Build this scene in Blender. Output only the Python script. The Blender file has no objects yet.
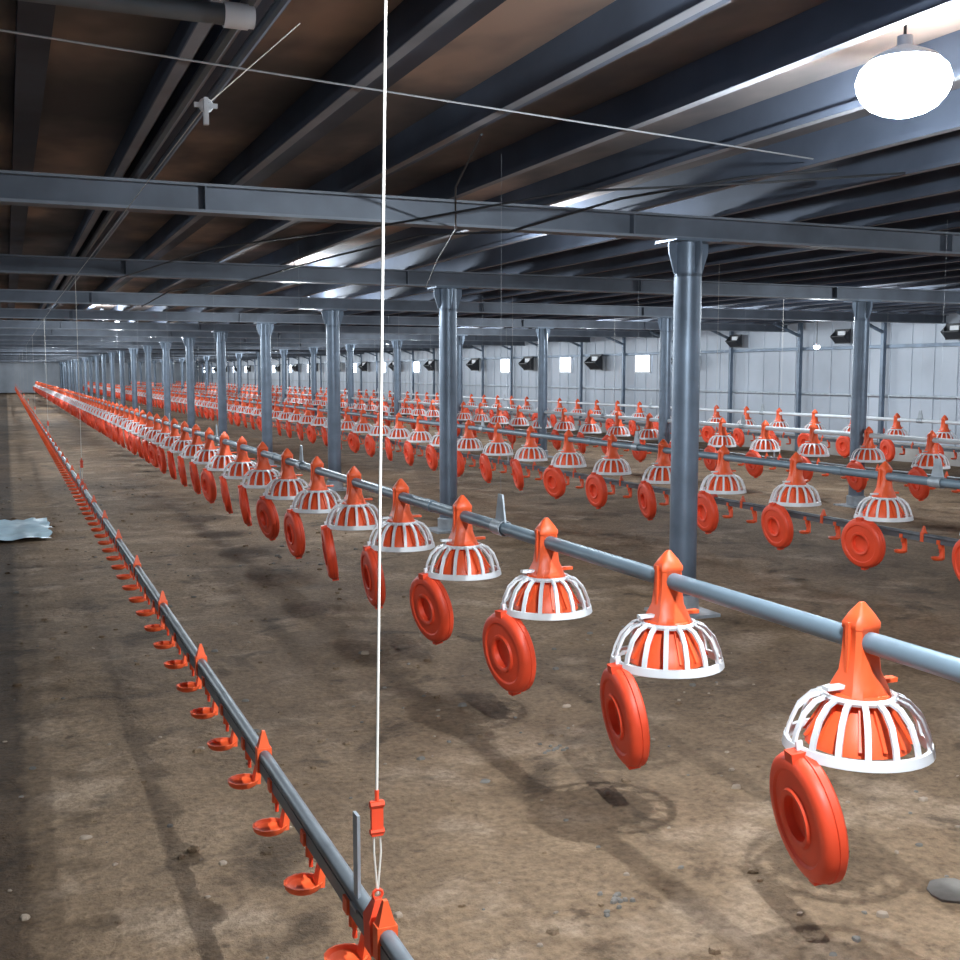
import bpy, math, random
from mathutils import Vector, Matrix
random.seed(7)
PI=math.pi
scene=bpy.context.scene
try:
    scene.view_settings.view_transform='Standard'
    scene.view_settings.look='None'
    scene.view_settings.exposure=.05
except Exception: pass

# ---------------------------------------------------------------- materials
def mat_new(name):
    m=bpy.data.materials.new(name); m.use_nodes=True
    nt=m.node_tree; b=nt.nodes['Principled BSDF']
    return m,nt,b
def simple(name,col,rough=.5,metal=0.,var=.15,scale=8.,bump=0.,spec=.5,emit=None,es=0,nosample=False):
    m,nt,b=mat_new(name)
    tc=nt.nodes.new('ShaderNodeTexCoord'); nz=nt.nodes.new('ShaderNodeTexNoise')
    nz.inputs['Scale'].default_value=scale; nz.inputs['Detail'].default_value=5
    nt.links.new(tc.outputs['Object'],nz.inputs['Vector'])
    r=nt.nodes.new('ShaderNodeValToRGB')
    r.color_ramp.elements[0].position=.3; r.color_ramp.elements[1].position=.7
    r.color_ramp.elements[0].color=(*[c*(1-var) for c in col],1)
    r.color_ramp.elements[1].color=(*[min(1,c*(1+var)) for c in col],1)
    nt.links.new(nz.outputs['Fac'],r.inputs['Fac']); nt.links.new(r.outputs['Color'],b.inputs['Base Color'])
    b.inputs['Roughness'].default_value=rough; b.inputs['Metallic'].default_value=metal
    b.inputs['Specular IOR Level'].default_value=spec
    if bump:
        bp=nt.nodes.new('ShaderNodeBump'); bp.inputs['Strength'].default_value=bump; bp.inputs['Distance'].default_value=.01
        nt.links.new(nz.outputs['Fac'],bp.inputs['Height']); nt.links.new(bp.outputs['Normal'],b.inputs['Normal'])
    if emit:
        b.inputs['Emission Color'].default_value=(*emit,1); b.inputs['Emission Strength'].default_value=es
        if nosample:
            try: m.cycles.emission_sampling='NONE'
            except Exception: pass
    return m
ORANGE=simple('orange_plastic',(.88,.118,.032),.45,0,.07,6)
RED=simple('red_plastic',(.84,.076,.027),.48,0,.07,6)
WHITE=simple('white_plastic',(.76,.78,.81),.4,0,.05,6)
GALV=simple('galvanised_steel',(.36,.40,.44),.42,.4,.2,14)
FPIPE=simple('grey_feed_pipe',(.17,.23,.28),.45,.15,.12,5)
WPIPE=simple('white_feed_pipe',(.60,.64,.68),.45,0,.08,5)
DPIPE=simple('grey_drinker_pipe',(.14,.16,.18),.4,.2,.15,5)
DTOP=simple('drinker_support_tube',(.15,.17,.19),.45,.25,.25,9)
COLM=simple('painted_column_steel',(.14,.18,.235),.4,.35,.2,5)
BEAMM=simple('beam_steel',(.125,.145,.18),.5,.3,.25,3)
FLM=simple('beam_flange_steel',(.19,.215,.255),.55,.2,.25,3)
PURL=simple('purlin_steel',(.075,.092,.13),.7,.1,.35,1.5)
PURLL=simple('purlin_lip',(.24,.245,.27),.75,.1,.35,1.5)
CORD=simple('white_cord',(.76,.72,.66),.8,0,.08,40)
WIRE=simple('steel_wire',(.30,.31,.33),.4,.6,.1,20)
DARK=simple('black_cable',(.02,.022,.026),.5,0,.2,10)
BLACK=simple('black_plastic',(.02,.022,.027),.5,0,.2,10)
STONE=simple('grey_stone',(.16,.145,.13),.9,0,.3,12,.6)
SLAB=simple('dusty_concrete',(.30,.235,.18),.9,0,.2,9,.5)
BASE=simple('concrete_kerb',(.45,.43,.41),.9,0,.2,3,.3)
PLASTIC=simple('pale_blue_film',(.60,.80,.95),.25,0,.12,6)
BULBN=simple('bright_led_bulb_glass',(1,1,1),.3,0,0,4,emit=(.88,.95,1.),es=40)
BULB=simple('led_bulb_glass',(1,1,1),.3,0,0,4,emit=(.88,.95,1.),es=15,nosample=True)
WGLASS=simple('daylit_window_pane',(.9,.95,1),.3,0,0,4,emit=(.85,.93,1.),es=7,nosample=True)

def floor_mat():
    m,nt,b=mat_new('dirt_floor'); L=nt.links
    tc=nt.nodes.new('ShaderNodeTexCoord')
    def noise(s,d=6,r=.6,dist=0):
        n=nt.nodes.new('ShaderNodeTexNoise'); n.inputs['Scale'].default_value=s; n.inputs['Detail'].default_value=d; n.inputs['Roughness'].default_value=r; n.inputs['Distortion'].default_value=dist
        L.new(tc.outputs['Object'],n.inputs['Vector']); return n
    def ramp(src,p0,c0,p1,c1):
        r=nt.nodes.new('ShaderNodeValToRGB'); e=r.color_ramp.elements
        e[0].position=p0; e[0].color=(*c0,1); e[1].position=p1; e[1].color=(*c1,1); L.new(src,r.inputs['Fac']); return r
    def mul(a,c):
        m2=nt.nodes.new('ShaderNodeMix'); m2.data_type='RGBA'; m2.blend_type='MULTIPLY'; m2.inputs['Factor'].default_value=1
        L.new(a,m2.inputs['A']); L.new(c,m2.inputs['B']); return m2.outputs['Result']
    n1=noise(.8,8,.65); n2=noise(4,8,.7); n3=noise(35,4,.7); n4=noise(1.9,5,.6); n5=noise(2.3,5,.6,.6); n6=noise(.35,3,.5); n7=noise(9,4,.6)
    r=ramp(n1.outputs['Fac'],.34,(.135,.088,.052),.66,(.345,.240,.152)); x=r.color_ramp.elements.new(.5); x.color=(.24,.160,.097,1)
    mx=nt.nodes.new('ShaderNodeMath'); mx.operation='MULTIPLY_ADD'; mx.inputs[1].default_value=.5
    h=nt.nodes.new('ShaderNodeMath'); h.operation='MULTIPLY'; h.inputs[1].default_value=.5
    L.new(n2.outputs['Fac'],h.inputs[0]); L.new(n1.outputs['Fac'],mx.inputs[0]); L.new(h.outputs[0],mx.inputs[2])
    L.new(mx.outputs[0],r.inputs['Fac'])
    r2=ramp(n4.outputs['Fac'],.54,(0,0,0),.72,(1,1,1))
    m1=nt.nodes.new('ShaderNodeMix'); m1.data_type='RGBA'; m1.inputs['B'].default_value=(.44,.325,.23,1)
    L.new(r2.outputs['Color'],m1.inputs['Factor']); L.new(r.outputs['Color'],m1.inputs['A'])
    c=mul(m1.outputs['Result'],ramp(n3.outputs['Fac'],.3,(.55,.53,.51),.62,(1.08,1.08,1.08)).outputs['Color'])
    c=mul(c,ramp(n5.outputs['Fac'],.33,(.46,.45,.44),.43,(1,1,1)).outputs['Color'])
    c=mul(c,ramp(n7.outputs['Fac'],.28,(.50,.48,.47),.36,(1,1,1)).outputs['Color'])
    c=mul(c,ramp(n6.outputs['Fac'],.35,(.78,.77,.78),.6,(1.08,1.08,1.08)).outputs['Color'])
    # floor colour darkens on the left side of the house, noisy edge
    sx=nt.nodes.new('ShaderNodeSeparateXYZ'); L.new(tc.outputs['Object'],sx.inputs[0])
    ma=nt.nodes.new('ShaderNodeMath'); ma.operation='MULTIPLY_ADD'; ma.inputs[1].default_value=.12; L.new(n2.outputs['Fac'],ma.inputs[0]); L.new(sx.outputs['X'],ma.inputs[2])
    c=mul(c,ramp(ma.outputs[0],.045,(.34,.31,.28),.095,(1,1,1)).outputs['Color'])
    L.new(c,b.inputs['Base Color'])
    b.inputs['Roughness'].default_value=.82; b.inputs['Specular IOR Level'].default_value=.3
    ad=nt.nodes.new('ShaderNodeMath'); ad.operation='MULTIPLY_ADD'; ad.inputs[1].default_value=.35
    L.new(n3.outputs['Fac'],ad.inputs[0]); L.new(n2.outputs['Fac'],ad.inputs[2])
    bp=nt.nodes.new('ShaderNodeBump'); bp.inputs['Strength'].default_value=.9; bp.inputs['Distance'].default_value=.045
    L.new(ad.outputs[0],bp.inputs['Height']); L.new(bp.outputs['Normal'],b.inputs['Normal'])
    return m
def ceil_mat():
    m,nt,b=mat_new('ceiling_board'); L=nt.links
    tc=nt.nodes.new('ShaderNodeTexCoord'); mp=nt.nodes.new('ShaderNodeMapping'); mp.inputs['Scale'].default_value=(1,.6,1)
    L.new(tc.outputs['Object'],mp.inputs['Vector'])
    n=nt.nodes.new('ShaderNodeTexNoise'); n.inputs['Scale'].default_value=1.3; n.inputs['Detail'].default_value=4
    L.new(mp.outputs['Vector'],n.inputs['Vector'])
    r=nt.nodes.new('ShaderNodeValToRGB'); e=r.color_ramp.elements
    e[0].position=.36; e[0].color=(.12,.118,.13,1); e[1].position=.66; e[1].color=(.56,.42,.35,1)
    x=e.new(.52); x.color=(.24,.21,.205,1)
    L.new(n.outputs['Fac'],r.inputs['Fac']); L.new(r.outputs['Color'],b.inputs['Base Color'])
    b.inputs['Roughness'].default_value=.8; b.inputs['Metallic'].default_value=0; b.inputs['Specular IOR Level'].default_value=.25
    return m
def wall_mat():
    m,nt,b=mat_new('white_wall_panel'); L=nt.links
    tc=nt.nodes.new('ShaderNodeTexCoord'); n=nt.nodes.new('ShaderNodeTexNoise'); n.inputs['Scale'].default_value=.7; n.inputs['Detail'].default_value=5
    L.new(tc.outputs['Object'],n.inputs['Vector'])
    r=nt.nodes.new('ShaderNodeValToRGB'); e=r.color_ramp.elements
    e[0].position=.3; e[0].color=(.40,.445,.51,1); e[1].position=.7; e[1].color=(.57,.62,.70,1)
    L.new(n.outputs['Fac'],r.inputs['Fac']); L.new(r.outputs['Color'],b.inputs['Base Color'])
    b.inputs['Roughness'].default_value=.5
    return m
FLOOR=floor_mat(); CEIL=ceil_mat(); WALL=wall_mat()

# ---------------------------------------------------------------- mesh builder
class MB:
    def __init__(s): s.v=[]; s.f=[]; s.mi=[]; s.sm=[]; s.mats=[]
    def m(s,mat):
        if mat not in s.mats: s.mats.append(mat)
        return s.mats.index(mat)
    def add(s,vs,fs,mat,smooth=False,M=None):
        o=len(s.v); k=s.m(mat)
        for p in vs:
            p=Vector(p)
            if M: p=M@p
            s.v.append(p)
        for f in fs: s.f.append([i+o for i in f]); s.mi.append(k); s.sm.append(smooth)
    def box(s,lo,hi,mat,M=None):
        x0,y0,z0=lo; x1,y1,z1=hi
        s.add([(x0,y0,z0),(x1,y0,z0),(x1,y1,z0),(x0,y1,z0),(x0,y0,z1),(x1,y0,z1),(x1,y1,z1),(x0,y1,z1)],
              [(0,3,2,1),(4,5,6,7),(0,1,5,4),(1,2,6,5),(2,3,7,6),(3,0,4,7)],mat,False,M)
    def prism(s,secs,mat,M=None,smooth=False):
        n=len(secs[0]); vs=[p for c in secs for p in c]; fs=[]
        for i in range(len(secs)-1):
            for j in range(n):
                a=i*n+j; b=i*n+(j+1)%n; fs.append((a,b,b+n,a+n))
        fs.append(tuple(reversed(range(n)))); fs.append(tuple(range((len(secs)-1)*n,len(secs)*n)))
        s.add(vs,fs,mat,smooth,M)
    def tube(s,pts,r,mat,seg=8,M=None,cap=True):
        pts=[Vector(p) for p in pts]; rs=r if isinstance(r,(list,tuple)) else [r]*len(pts)
        vs=[];fs=[]; n=len(pts)
        up=None
        for i,p in enumerate(pts):
            t=(pts[min(i+1,n-1)]-pts[max(i-1,0)]).normalized()
            if up is None:
                up=Vector((0,0,1)) if abs(t.z)<.9 else Vector((1,0,0))
            a=t.cross(up).normalized(); b=a.cross(t).normalized(); up=b
            for j in range(seg):
                w=2*PI*j/seg; vs.append(p+(a*math.cos(w)+b*math.sin(w))*rs[i])
        for i in range(n-1):
            for j in range(seg):
                q=i*seg+j; w=i*seg+(j+1)%seg; fs.append((q,q+seg,w+seg,w))
        if cap: fs.append(tuple(range(seg))); fs.append(tuple(reversed(range((n-1)*seg,n*seg))))
        s.add(vs,fs,mat,True,M)
    def lathe(s,prof,mat,seg=28,M=None,closed=False):
        vs=[];fs=[]; n=len(prof)
        for r,z in prof:
            for j in range(seg):
                w=2*PI*j/seg; vs.append((r*math.cos(w),r*math.sin(w),z))
        rng=n if closed else n-1
        for i in range(rng):
            k=(i+1)%n
            for j in range(seg):
                j2=(j+1)%seg; fs.append((i*seg+j,i*seg+j2,k*seg+j2,k*seg+j))
        s.add(vs,fs,mat,True,M)
    def torus(s,R,r,z,mat,seg=28,m=6,M=None,sz=1):
        s.lathe([(R+r*math.cos(2*PI*i/m),z+sz*r*math.sin(2*PI*i/m)) for i in range(m)],mat,seg,M,True)
    def mesh(s,name):
        me=bpy.data.meshes.new(name); me.from_pydata([tuple(v) for v in s.v],[],s.f)
        for mt in s.mats: me.materials.append(mt)
        me.polygons.foreach_set('material_index',s.mi); me.polygons.foreach_set('use_smooth',s.sm)
        me.update()
        try: me.set_sharp_from_angle(angle=math.radians(40))
        except Exception: pass
        return me
    def obj(s,name,parent=None,loc=(0,0,0)): return link(s.mesh(name),name,parent,loc)
def link(me,name,parent=None,loc=(0,0,0),rz=0):
    o=bpy.data.objects.new(name,me); scene.collection.objects.link(o); o.location=loc; o.rotation_euler[2]=rz
    if parent: o.parent=parent
    return o
def empty(name,loc=(0,0,0)):
    e=bpy.data.objects.new(name,None); e.empty_display_size=.2; scene.collection.objects.link(e); e.location=loc; return e

# ---------------------------------------------------------------- room shell
X0,X1,Y0,Y1,ZC=-6.,14.1,-4.,93.,2.60
ZB=2.30; ZP_=2.445   # beam underside, purlin underside
b=MB()
from mathutils import noise as mn
def fh(x,y):
    return .022*mn.noise(Vector((x*.9,y*.9,0)))+.010*mn.noise(Vector((x*3.1,y*3.1,5)))
NX=110; vs=[]; ys=[]; y=Y0
while y<Y1:
    ys.append(y); y+=.14 if y<14 else (.5 if y<40 else 2.)
ys.append(Y1)
for y in ys:
    for i in range(NX+1):
        x=X0+(X1-X0)*i/NX; vs.append((x,y,fh(x,y) if y<40 else 0))
fs=[]
for j in range(len(ys)-1):
    for i in range(NX):
        a=j*(NX+1)+i; fs.append((a,a+1,a+NX+2,a+NX+1))
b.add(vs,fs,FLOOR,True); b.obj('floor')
b=MB(); b.box((X0,Y0,ZC),(X1,Y1,ZC+.08),CEIL); b.obj('ceiling')
b=MB(); b.box((X0-.12,Y0,-.1),(X0,Y1,ZC+.08),WALL); b.obj('wall_left')
b=MB(); b.box((X0,Y1,-.1),(X1,Y1+.12,ZC+.08),WALL); b.obj('wall_back')
b=MB(); b.box((X0,Y0-.12,-.1),(X1,Y0,ZC+.08),WALL); b.obj('wall_front')
b=MB(); b.box((X1,Y0,-.1),(X1+.12,Y1,ZC+.08),WALL)
y=Y0
while y<60:
    b.box((X1-.012,y,-.05),(X1,y+.03,ZC),WALL); y+=.5
b.obj('wall_right')
b=MB(); b.box((X1-.16,Y0,-.05),(X1-.013,Y1,.32),BASE); b.obj('baseboard_right')
b=MB()
b.box((X1-.1,Y0,1.93),(X1-.013,Y1,1.99),COLM); b.box((X1-.1,Y0,1.10),(X1-.013,Y1,1.13),GALV)
b.obj('trim_1')
b=MB(); y=-2.6
while y<Y1:
    b.box((X1-.17,y,.0),(X1-.1,y+.07,ZC),COLM)
    b.tube([(X1-.15,y+.035,2.2),(X1-.75,y+.035,2.43)],.03,COLM,6)
    y+=2.2
b.obj('trim_2')
k=1
for i in range(17):
    s=23.1+4*i
    e=empty('window_%d'%k,(X1-.02,s,1.73)); k+=1
    b=MB(); b.box((-.01,-.31,-.19),(.005,.31,.19),WGLASS); b.obj('pane',e)
    b=MB()
    for lo,hi in [((-.03,-.35,-.23),(.01,.35,-.19)),((-.03,-.35,.19),(.01,.35,.23)),((-.03,-.35,-.19),(.01,-.31,.19)),((-.03,.31,-.19),(.01,.35,.19))]: b.box(lo,hi,WHITE)
    b.obj('frame',e)
b=MB()
b.prism([[(-.04,y_,-.2),(-.04,y_,.2),(.0,y_,.2),(.0,y_,-.2)] for y_ in (-.3,.3)],BLACK)
b.prism([[(-.22,y_,-.02),(-.04,y_,-.18),(-.04,y_,-.155),(-.22,y_,.005)] for y_ in (-.28,.28)],BLACK)
for y_ in (-.29,.28): b.prism([[(-.04,y_,-.18),(-.04,y_,.16),(-.22,y_,.0)],[(-.04,y_+.01,-.18),(-.04,y_+.01,.16),(-.22,y_+.01,.0)]],BLACK)
b.box((-.07,-.14,.03),(-.04,.14,.14),WHITE)
inl=b.mesh('air_inlet')
for s in [21.1]+[25.1+4*i for i in range(16)]:
    link(inl,'air_inlet',None,(X1-.18,s,1.78))
for s in [19.2,16.0,13.4]:
    o=link(inl,'air_inlet',None,(X1-.18,s,2.16)); o.scale=(.65,.65,.65)

b=MB(); xs=[]
x=.55-.58*10
while x<X1-.2:
    xs.append(x); x+=.58
for x in xs:
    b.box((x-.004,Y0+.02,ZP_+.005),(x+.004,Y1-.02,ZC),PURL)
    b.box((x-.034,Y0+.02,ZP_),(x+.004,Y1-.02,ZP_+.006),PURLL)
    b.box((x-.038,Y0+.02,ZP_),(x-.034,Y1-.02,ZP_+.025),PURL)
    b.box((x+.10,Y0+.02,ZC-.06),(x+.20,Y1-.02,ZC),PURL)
b.obj('roof_purlins')

bys=[5.80+4*i for i in range(-2,22)]
b=MB(); L0,L1=X0,X1
b.box((L0,-.006,.015),(L1,.006,.13),BEAMM); b.box((L0,-.06,0),(L1,.06,.015),FLM); b.box((L0,-.06,.13),(L1,.06,.143),FLM)
x=-4
while x<X1-1:
    b.box((x,-.055,.015),(x+.01,.055,.13),BEAMM); x+=2.475
beam=b.mesh('roof_beam')
b=MB(); R=.084
b.lathe([(R+.001,-.02),(R,0),(R,2.1)],COLM,24)
b.box((-.16,-.12,2.285),(.16,.12,2.30),COLM)
b.lathe([(R,2.08),(R,2.285)],COLM,24)
for a in range(4):
    M=Matrix.Rotation(a*PI/2,4,'Z')
    b.prism([[(R-.01,t,2.285),(R-.01,t,2.10),(R+.015,t,2.10),(.14,t,2.23),(.14,t,2.285)] for t in (-.006,.006)],COLM,M)
b.box((-.17,-.17,-.015),(.17,.17,.02),GALV)
b.lathe([(R,.02),(R+.02,.02),(R+.02,.12),(R,.13)],GALV,24)
colm=b.mesh('support_column')
for s in bys:
    link(beam,'roof_beam',None,(0,s,ZB))
    for D in (-1.07,3.84,8.78):
        link(colm,'support_column',None,(D,s,0))

# ---------------------------------------------------------------- feeder pan
def feeder_mesh(name,yawdeg,tiltdeg):
    b=MB()
    def sq(h,z,hy=None):
        hy=hy or h; c=.3
        return [(-h,-hy*(1-c),z),(-h*(1-c),-hy,z),(h*(1-c),-hy,z),(h,-hy*(1-c),z),(h,hy*(1-c),z),(h*(1-c),hy,z),(-h*(1-c),hy,z),(-h,hy*(1-c),z)]
    b.prism([sq(.066,-.14),sq(.058,-.115),sq(.046,-.08,.040),sq(.040,-.03,.036),sq(.038,.03,.034),sq(.041,.034,.037),sq(.041,.048,.037),sq(.028,.070,.026),sq(.006,.100,.006)],ORANGE)
    b.box((-.047,-.006,-.10),(.047,.006,.05),ORANGE)
    b.lathe([(.0,-.134),(.076,-.134),(.080,-.138),(.080,-.155),(.0,-.155)],ORANGE,24)
    b.box((.03,-.012,-.122),(.118,.012,-.110),ORANGE); b.box((-.112,-.012,-.122),(-.03,.012,-.112),WHITE)
    b.lathe([(.052,-.14),(.07,-.165),(.100,-.205),(.128,-.25),(.134,-.274),(.126,-.274),(.09,-.215),(.06,-.17)],ORANGE,24)
    for i in range(14):
        M=Matrix.Rotation(2*PI*i/14,4,'Z')
        b.prism([[(.07,t,-.160),(.132,t,-.256),(.140,t,-.256),(.08,t,-.155)] for t in (-.005,.005)],ORANGE,M)
    b.torus(.090,.009,-.146,WHITE,28,6)
    b.lathe([(.176,-.262),(.187,-.262),(.192,-.287),(.186,-.290),(.174,-.287)],WHITE,36,None,True)
    path=[(.086,-.142),(.125,-.157),(.155,-.188),(.175,-.235),(.184,-.277)]
    for i in range(16):
        M=Matrix.Rotation(2*PI*(i+.5)/16,4,'Z'); secs=[]
        for j,(r,z) in enumerate(path):
            p0=path[max(j-1,0)]; p1=path[min(j+1,len(path)-1)]
            t=Vector((p1[0]-p0[0],p1[1]-p0[1])).normalized(); n=Vector((-t.y,t.x))*.004; w=.0078
            secs.append([(r+n.x,-w,z+n.y),(r+n.x,w,z+n.y),(r-n.x,w,z-n.y),(r-n.x,-w,z-n.y)])
        b.prism(secs,WHITE,M)
    R=.168
    prof=[(0,.022),(.05,.022),(.056,.018),(.060,-.004),(.066,-.008),(.074,-.008),(.079,.001),(.122,.004),(.128,-.002),(.150,-.001),(.162,.006),(R,.020),(R,.030),(R+.004,.032),(R+.004,.050),(R-.006,.058),(R-.010,.03),(.14,.016),(.08,.014),(0,.034)]
    H=Matrix.Translation((-.190,0,-.275))@Matrix.Rotation(math.radians(yawdeg),4,'Z')@Matrix.Rotation(-math.radians(tiltdeg),4,'Y')
    M=H@Matrix.Translation((-.03,0,-R-.004))@Matrix.Rotation(PI/2,4,'Y')
    b.lathe(prof,RED,40,M)
    b.box((-.03,-.022,-.03),(.02,.022,.006),RED,H)
    b.box((-.01,-.016,-2*R-.02),(.03,.016,-2*R+.01),RED,H)
    b.box((-.006,-.004,-.012),(.012,.004,.03),WHITE,H)
    return b.mesh(name)
yt=[(-13,9),(-11,8),(8,7),(10,9),(-4,7),(-8,10),(3,6),(-2,9)]
pans=[feeder_mesh('feeder_pan_%d'%i,*p) for i,p in enumerate(yt)]
b=MB()
b.prism([[(-.004,-.06,0),(-.004,.06,0),(-.004,.022,.15),(-.004,-.022,.15)],[(.004,-.06,0),(.004,.06,0),(.004,.022,.15),(.004,-.022,.15)]],GALV)
b.lathe([(.033,-.05),(.036,-.05),(.036,.05),(.033,.05)],GALV,16,Matrix.Rotation(PI/2,4,'X'),True)
b.tube([(0,0,.15),(0,0,1.64)],.0006,WIRE,4)
hang=b.mesh('hanger')
PP=.917; ZP=.81
def feeder_line(D,s1,dz=0,off=0,pm=FPIPE):
    e=empty('poultry_feeder_line',(D,0,ZP+dz))
    b=MB(); b.tube([(0,y,0) for y in (-3.5,20,50,90)],.028,pm,14)
    y=s1-5*PP+.45
    while y<60:
        b.tube([(0,y-.05,0),(0,y+.05,0)],.032,pm,14); y+=PP*4
    b.obj('pipe',e)
    i=-math.floor((s1+3)/PP); k=1
    while s1+i*PP<89:
        j=(i+off) if 0<=i<5 and off==0 else (i*5+off)
        link(pans[j%8],'feeder_pan_%d'%k,e,(0,s1+i*PP,0)); i+=1; k+=1
    y=s1+2.5*PP; j=1
    while y-4*PP>-3: y-=4*PP
    while y<88:
        link(hang,'hanger_%d'%j,e,(0,y,0)); j+=1; y+=4*PP
    return e
s1=2.22
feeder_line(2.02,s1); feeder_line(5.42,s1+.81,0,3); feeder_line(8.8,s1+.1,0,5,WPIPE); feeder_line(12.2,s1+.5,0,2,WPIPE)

# ---------------------------------------------------------------- drinker lines
def cup(b,y):
    b.box((-.02,y-.014,-.030),(.02,y+.014,.0),ORANGE)
    b.tube([(0,y,-.02),(0,y,-.06)],.012,ORANGE,8); b.tube([(0,y,-.06),(0,y,-.085)],.005,RED,6)
    b.prism([[(.010,y-.015,-.022),(.020,y-.015,-.022),(.020,y+.015,-.022),(.010,y+.015,-.022)],[(.020,y-.014,-.07),(.031,y-.014,-.07),(.031,y+.014,-.07),(.020,y+.014,-.07)],[(.008,y-.020,-.130),(.026,y-.020,-.130),(.026,y+.020,-.130),(.008,y+.020,-.130)]],ORANGE)
    M=Matrix.Translation((-.018,y,-.126))
    b.lathe([(0,-.010),(.032,-.009),(.040,-.003),(.044,.010),(.040,.010),(.036,.002),(.026,-.002),(0,-.003)],ORANGE,14,M)
def clip(b,y):
    b.box((-.019,y-.014,-.03),(.019,y+.014,.034),ORANGE)
    b.prism([[(-.016,y-.012,.034),(.016,y-.012,.034),(.016,y+.012,.034),(-.016,y+.012,.034)],[(-.004,y-.005,.078),(.004,y-.005,.078),(.004,y+.005,.078),(-.004,y+.005,.078)]],ORANGE)
CP=.34
b=MB()
for i in range(12):
    cup(b,i*CP)
    if i%3==1: clip(b,i*CP+.148)
chunk=b.mesh('nipple_cups')
def hanging(H,lean,rr):
    b=MB()
    b.prism([[(-.020,-.02,-.035),(.020,-.02,-.035),(.020,.02,-.035),(-.020,.02,-.035)],[(-.022,-.02,.03),(.022,-.02,.03),(.022,.02,.03),(-.022,.02,.03)],[(-.007,-.008,.062),(.007,-.008,.062),(.007,.008,.062),(-.007,.008,.062)]],RED)
    b.torus(.009,.003,.0,RED,10,5,Matrix.Translation((0,0,.07))@Matrix.Rotation(PI/2,4,'X'))
    b.tube([(0,0,.07),(-.006,0,.15),(-.006,0,.19)],.0018,CORD,6)
    b.tube([(0,0,.07),(.007,0,.15),(.005,0,.19)],.0018,CORD,6)
    b.box((-.011,-.004,.18),(.011,.004,.245),RED); b.tube([(-.013,0,.238),(.013,0,.238)],.007,RED,8); b.tube([(-.013,0,.188),(.013,0,.188)],.006,RED,8)
    b.tube([(0,0,.245),(0,0,.265)],.004,RED,6)
    b.tube([(0,0,.255),(lean,0,H)],rr,CORD,8)
    b.box((-.012,.085,-.03),(-.006,.113,.185),GALV); b.box((-.018,.08,.0),(.02,.118,.006),GALV)
    return b.mesh('hanging_set')
hs0=hanging(ZP_-.49,.035,.0028); hs1=hanging(ZP_-.49,0,.0016); hs2=hanging(ZP_-.38,0,.0008)
def drinker_line(D,y0,z,hy,first=False):
    e=empty('nipple_drinker_line',(D,0,z))
    b=MB()
    b.tube([(0,y,.014) for y in (-3.5,20,50,90)],.0155,DTOP,12)
    b.box((-.014,-3.5,-.028),(.014,90,.002),DPIPE)
    b.obj('pipe',e)
    y=y0; i=1
    while y>-2: y-=12*CP
    while y<86: link(chunk,'drinker_cups_%d'%i,e,(0,y,0)); y+=12*CP; i+=1
    y=hy;i=1
    while y<88: link((hs0 if i==1 else hs1) if first else hs2,'hanging_cord_%d'%i,e,(0,y,0)); y+=8.5 if first else 4.3; i+=1
    return e
drinker_line(.585,2.339,.49,1.85,True); drinker_line(5.75,2.2,.38,3.9); drinker_line(9.2,2.3,.38,3.1); drinker_line(12.7,2.3,.38,5)

# ---------------------------------------------------------------- lamps
def lamp(loc,r,power,soft=.12,glass=None,low=.08):
    e=empty('ceiling_lamp',loc)
    b=MB(); prof=[(0,-r*.75),(r*.25,-r*.735),(r*.5,-r*.66),(r*.72,-r*.54),(r*.88,-r*.36),(r*.97,-r*.18),(r,0),(r*.92,r*.25),(r*.75,r*.42)]
    b.lathe(prof,glass or BULB,36); b.obj('bulb',e)
    b=MB(); b.lathe([(r*.76,r*.41),(r*.7,r*.5),(r*.5,r*.6),(.022,r*.75),(.022,r*.95),(0,r*.95)],WHITE,20)
    top=ZC-loc[2]
    b.tube([(0,0,r*.9),(0,0,max(top,r*.95))],.005,DARK,6); b.obj('socket',e)
    ld=bpy.data.lights.new('lamp_light','POINT'); ld.energy=power; ld.shadow_soft_size=soft; ld.color=(.86,.945,1.)
    lo=bpy.data.objects.new('light_source',ld); scene.collection.objects.link(lo); lo.parent=e; lo.location=(0,0,-r*.8-soft*.6-low)
lamp((2.55,2.7,2.385),.14,175,.025,BULBN,0)
lamp((1.2,.9,2.47),.05,390,.02,None,0)
rl=random.Random(3)
for i in range(1,10): lamp((2.6+(-.58,.58,0,1.16,-1.16)[i%5],2.7+4*i,2.47),.05,(70 if i==1 else 130),.12 if i>1 else .03)
for i in range(5,11): lamp((2.6+rl.choice((-.58,.58)),2.7+8*i,2.47),.05,270)
for D,o in ((9.56,0),(-3.2,1)):
    lamp((D,-1.3,2.47),.05,60 if D>0 else 15)
    for i in range(0,9): lamp((D+(0,.58,-.58)[(i+o)%3],2.7+4*i,2.47),.05,(110,140,160)[min(i,2)] if D>0 else (15,35,140)[min(i,2)])
    for i in range(5,11): lamp((D,2.7+8*i,2.47),.05,270)
lamp((12.0,14.4,1.92),.05,45,.03,None,0)

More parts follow.
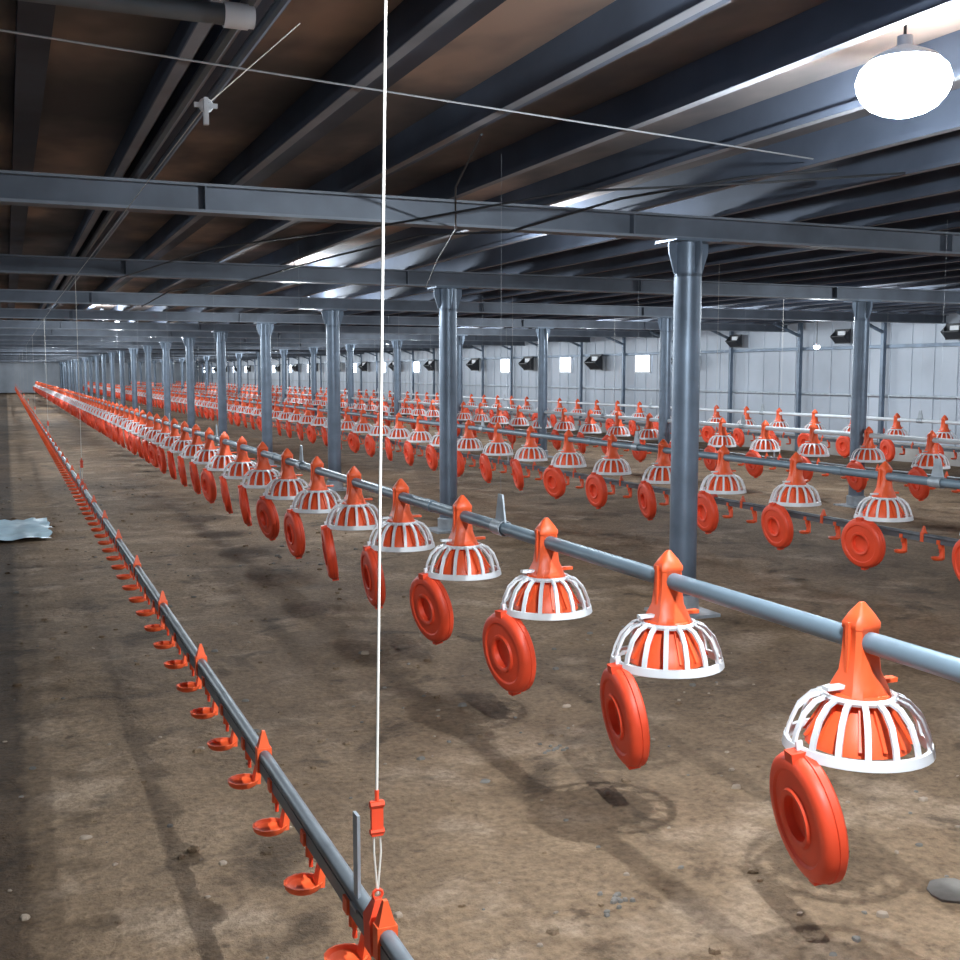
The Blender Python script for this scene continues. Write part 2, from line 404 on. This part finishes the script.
# ---------------------------------------------------------------- overhead cables, pipes
b=MB(); pts=[]
for i in range(21):
    t=i/20; pts.append((-5.9+t*9.2,2.27+t*1.75,2.437-.006*math.sin(PI*t)))
b.tube(pts,.0035,WIRE,6); b.obj('overhead_wire')
b=MB(); pts=[(3.5,4.1,2.42),(3.2,4.4,2.41),(2.9,5.0,2.38),(2.6,5.7,2.28),(2.35,6.4,2.33),(2.2,8,2.34),(1.9,9.7,2.28),(1.6,12,2.35),(1.5,13.7,2.28)]
b.tube(pts,.007,DARK,6)
pts=[(1.75,4.1,2.43),(2.0,5.0,2.38),(2.3,5.75,2.285),(2.9,7.6,2.32),(3.6,9.75,2.285)]
b.tube(pts,.005,DARK,6)
pts=[(3.9,4.1,2.43),(3.2,4.3,2.37),(2.5,4.8,2.36),(1.9,5.7,2.285),(1.3,7.6,2.33),(.9,9.7,2.285)]
b.tube(pts,.006,DARK,6); b.obj('sagging_cable')
b=MB(); b.tube([(.63,-3.9,2.475),(.63,92,2.475)],.022,DPIPE,8); b.tube([(.70,-3.9,2.465),(.70,92,2.465)],.016,COLM,8)
b.obj('ceiling_conduit')
b=MB(); b.tube([(-5.9,2.87,2.385),(.55,2.87,2.385)],.026,DPIPE,12); b.tube([(.53,2.87,2.385),(.59,2.87,2.385)],.031,WHITE,14)
b.tube([(.59,2.87,2.385),(.605,2.87,2.385)],.027,WHITE,14); b.obj('overhead_water_pipe')
b=MB(); P=Vector((.51,3.04,2.20))
b.torus(.014,.006,0,WHITE,14,6,Matrix.Translation(P)@Matrix.Rotation(PI/2,4,'X')); b.box(P+Vector((-.006,-.008,-.05)),P+Vector((.006,.008,.02)),WHITE)
b.box(P+Vector((-.03,-.005,-.006)),P+Vector((.03,.005,.006)),WHITE)
b.tube([P,P+Vector((.26,.02,.245))],.002,CORD,6); b.tube([P,P+Vector((.0,10,.04)),P+Vector((.04,30,.08))],.0012,CORD,5)
b.obj('cord_pulley')

# ---------------------------------------------------------------- ground debris
def blob(b,x,y,rx,ry,h,mat,seed,z=0,seg=10,rot=0):
    r=random.Random(seed); vs=[];fs=[]; rings=[(1.,-.35),(1.0,.3),(.8,.8),(.35,1.)]
    k=[r.uniform(.75,1.2) for _ in range(seg)]
    zz=fh(x,y)+z
    for q,hh in rings:
        for j in range(seg):
            a=2*PI*j/seg; px=rx*q*k[j]*math.cos(a); py=ry*q*k[j]*math.sin(a)
            vs.append((x+px*math.cos(rot)-py*math.sin(rot),y+px*math.sin(rot)+py*math.cos(rot),zz+h*hh*r.uniform(.9,1.1)))
    for i in range(3):
        for j in range(seg): a=i*seg+j; c=i*seg+(j+1)%seg; fs.append((a,c,c+seg,a+seg))
    fs.append(tuple(range(3*seg,4*seg))); b.add(vs,fs,mat,False)
b=MB()
for i in range(1300):
    y=1.0+random.random()**1.6*16; x=random.uniform(-.6,min(3.6,1.2+y*.9)); s_=random.choice([.006,.008,.01,.012,.02])*random.uniform(.7,1.2)
    blob(b,x,y,s_,s_*random.uniform(.6,1),s_*.6,random.choice([STONE,FLOOR,FLOOR,SLAB]),i,0,6)
for cx,cy in ((1.52,2.62),(2.0,3.9),(.35,2.4)):
    for i in range(14):
        blob(b,cx+random.gauss(0,.03),cy+random.gauss(0,.03),.010,.007,.008,STONE,i+5000,0,6)
b.obj('dirt_clods')
b=MB(); blob(b,2.47,2.33,.09,.06,.02,STONE,4,0,9,.4); b.obj('grey_rock')
b=MB(); blob(b,3.0,4.75,.30,.07,.015,SLAB,11,0,8,.3); b.obj('broken_concrete_slab')
b=MB(); n=14; vs=[];fs=[]
for i in range(n+1):
    for j in range(n+1):
        x=-.45+i/n*.78; y=10.6+j/n*1.5; k=1+.25*mn.noise(Vector((i*.5,j*.5,1)))
        X=-.0+x*k; vs.append((X,y,fh(X,y)+.02+.05*abs(mn.noise(Vector((x*7,y*6,3))))))
for i in range(n):
    for j in range(n):
        a=i*(n+1)+j; fs.append((a,a+n+1,a+n+2,a+1))
b.add(vs,fs,PLASTIC,False); b.obj('plastic_film_sheet')

# ---------------------------------------------------------------- world, camera
w=bpy.data.worlds.new('world'); scene.world=w; w.use_nodes=True
w.node_tree.nodes['Background'].inputs[0].default_value=(.5,.6,.7,1); w.node_tree.nodes['Background'].inputs[1].default_value=.1
cd=bpy.data.cameras.new('camera'); cam=bpy.data.objects.new('camera',cd); scene.collection.objects.link(cam)
cam.location=(0,0,1.5); cd.sensor_width=36; cd.lens=1110/960*36; cd.clip_start=.05; cd.clip_end=300
cam.rotation_euler=(math.radians(90-5.5),0,-math.atan(472/1110))
scene.camera=cam
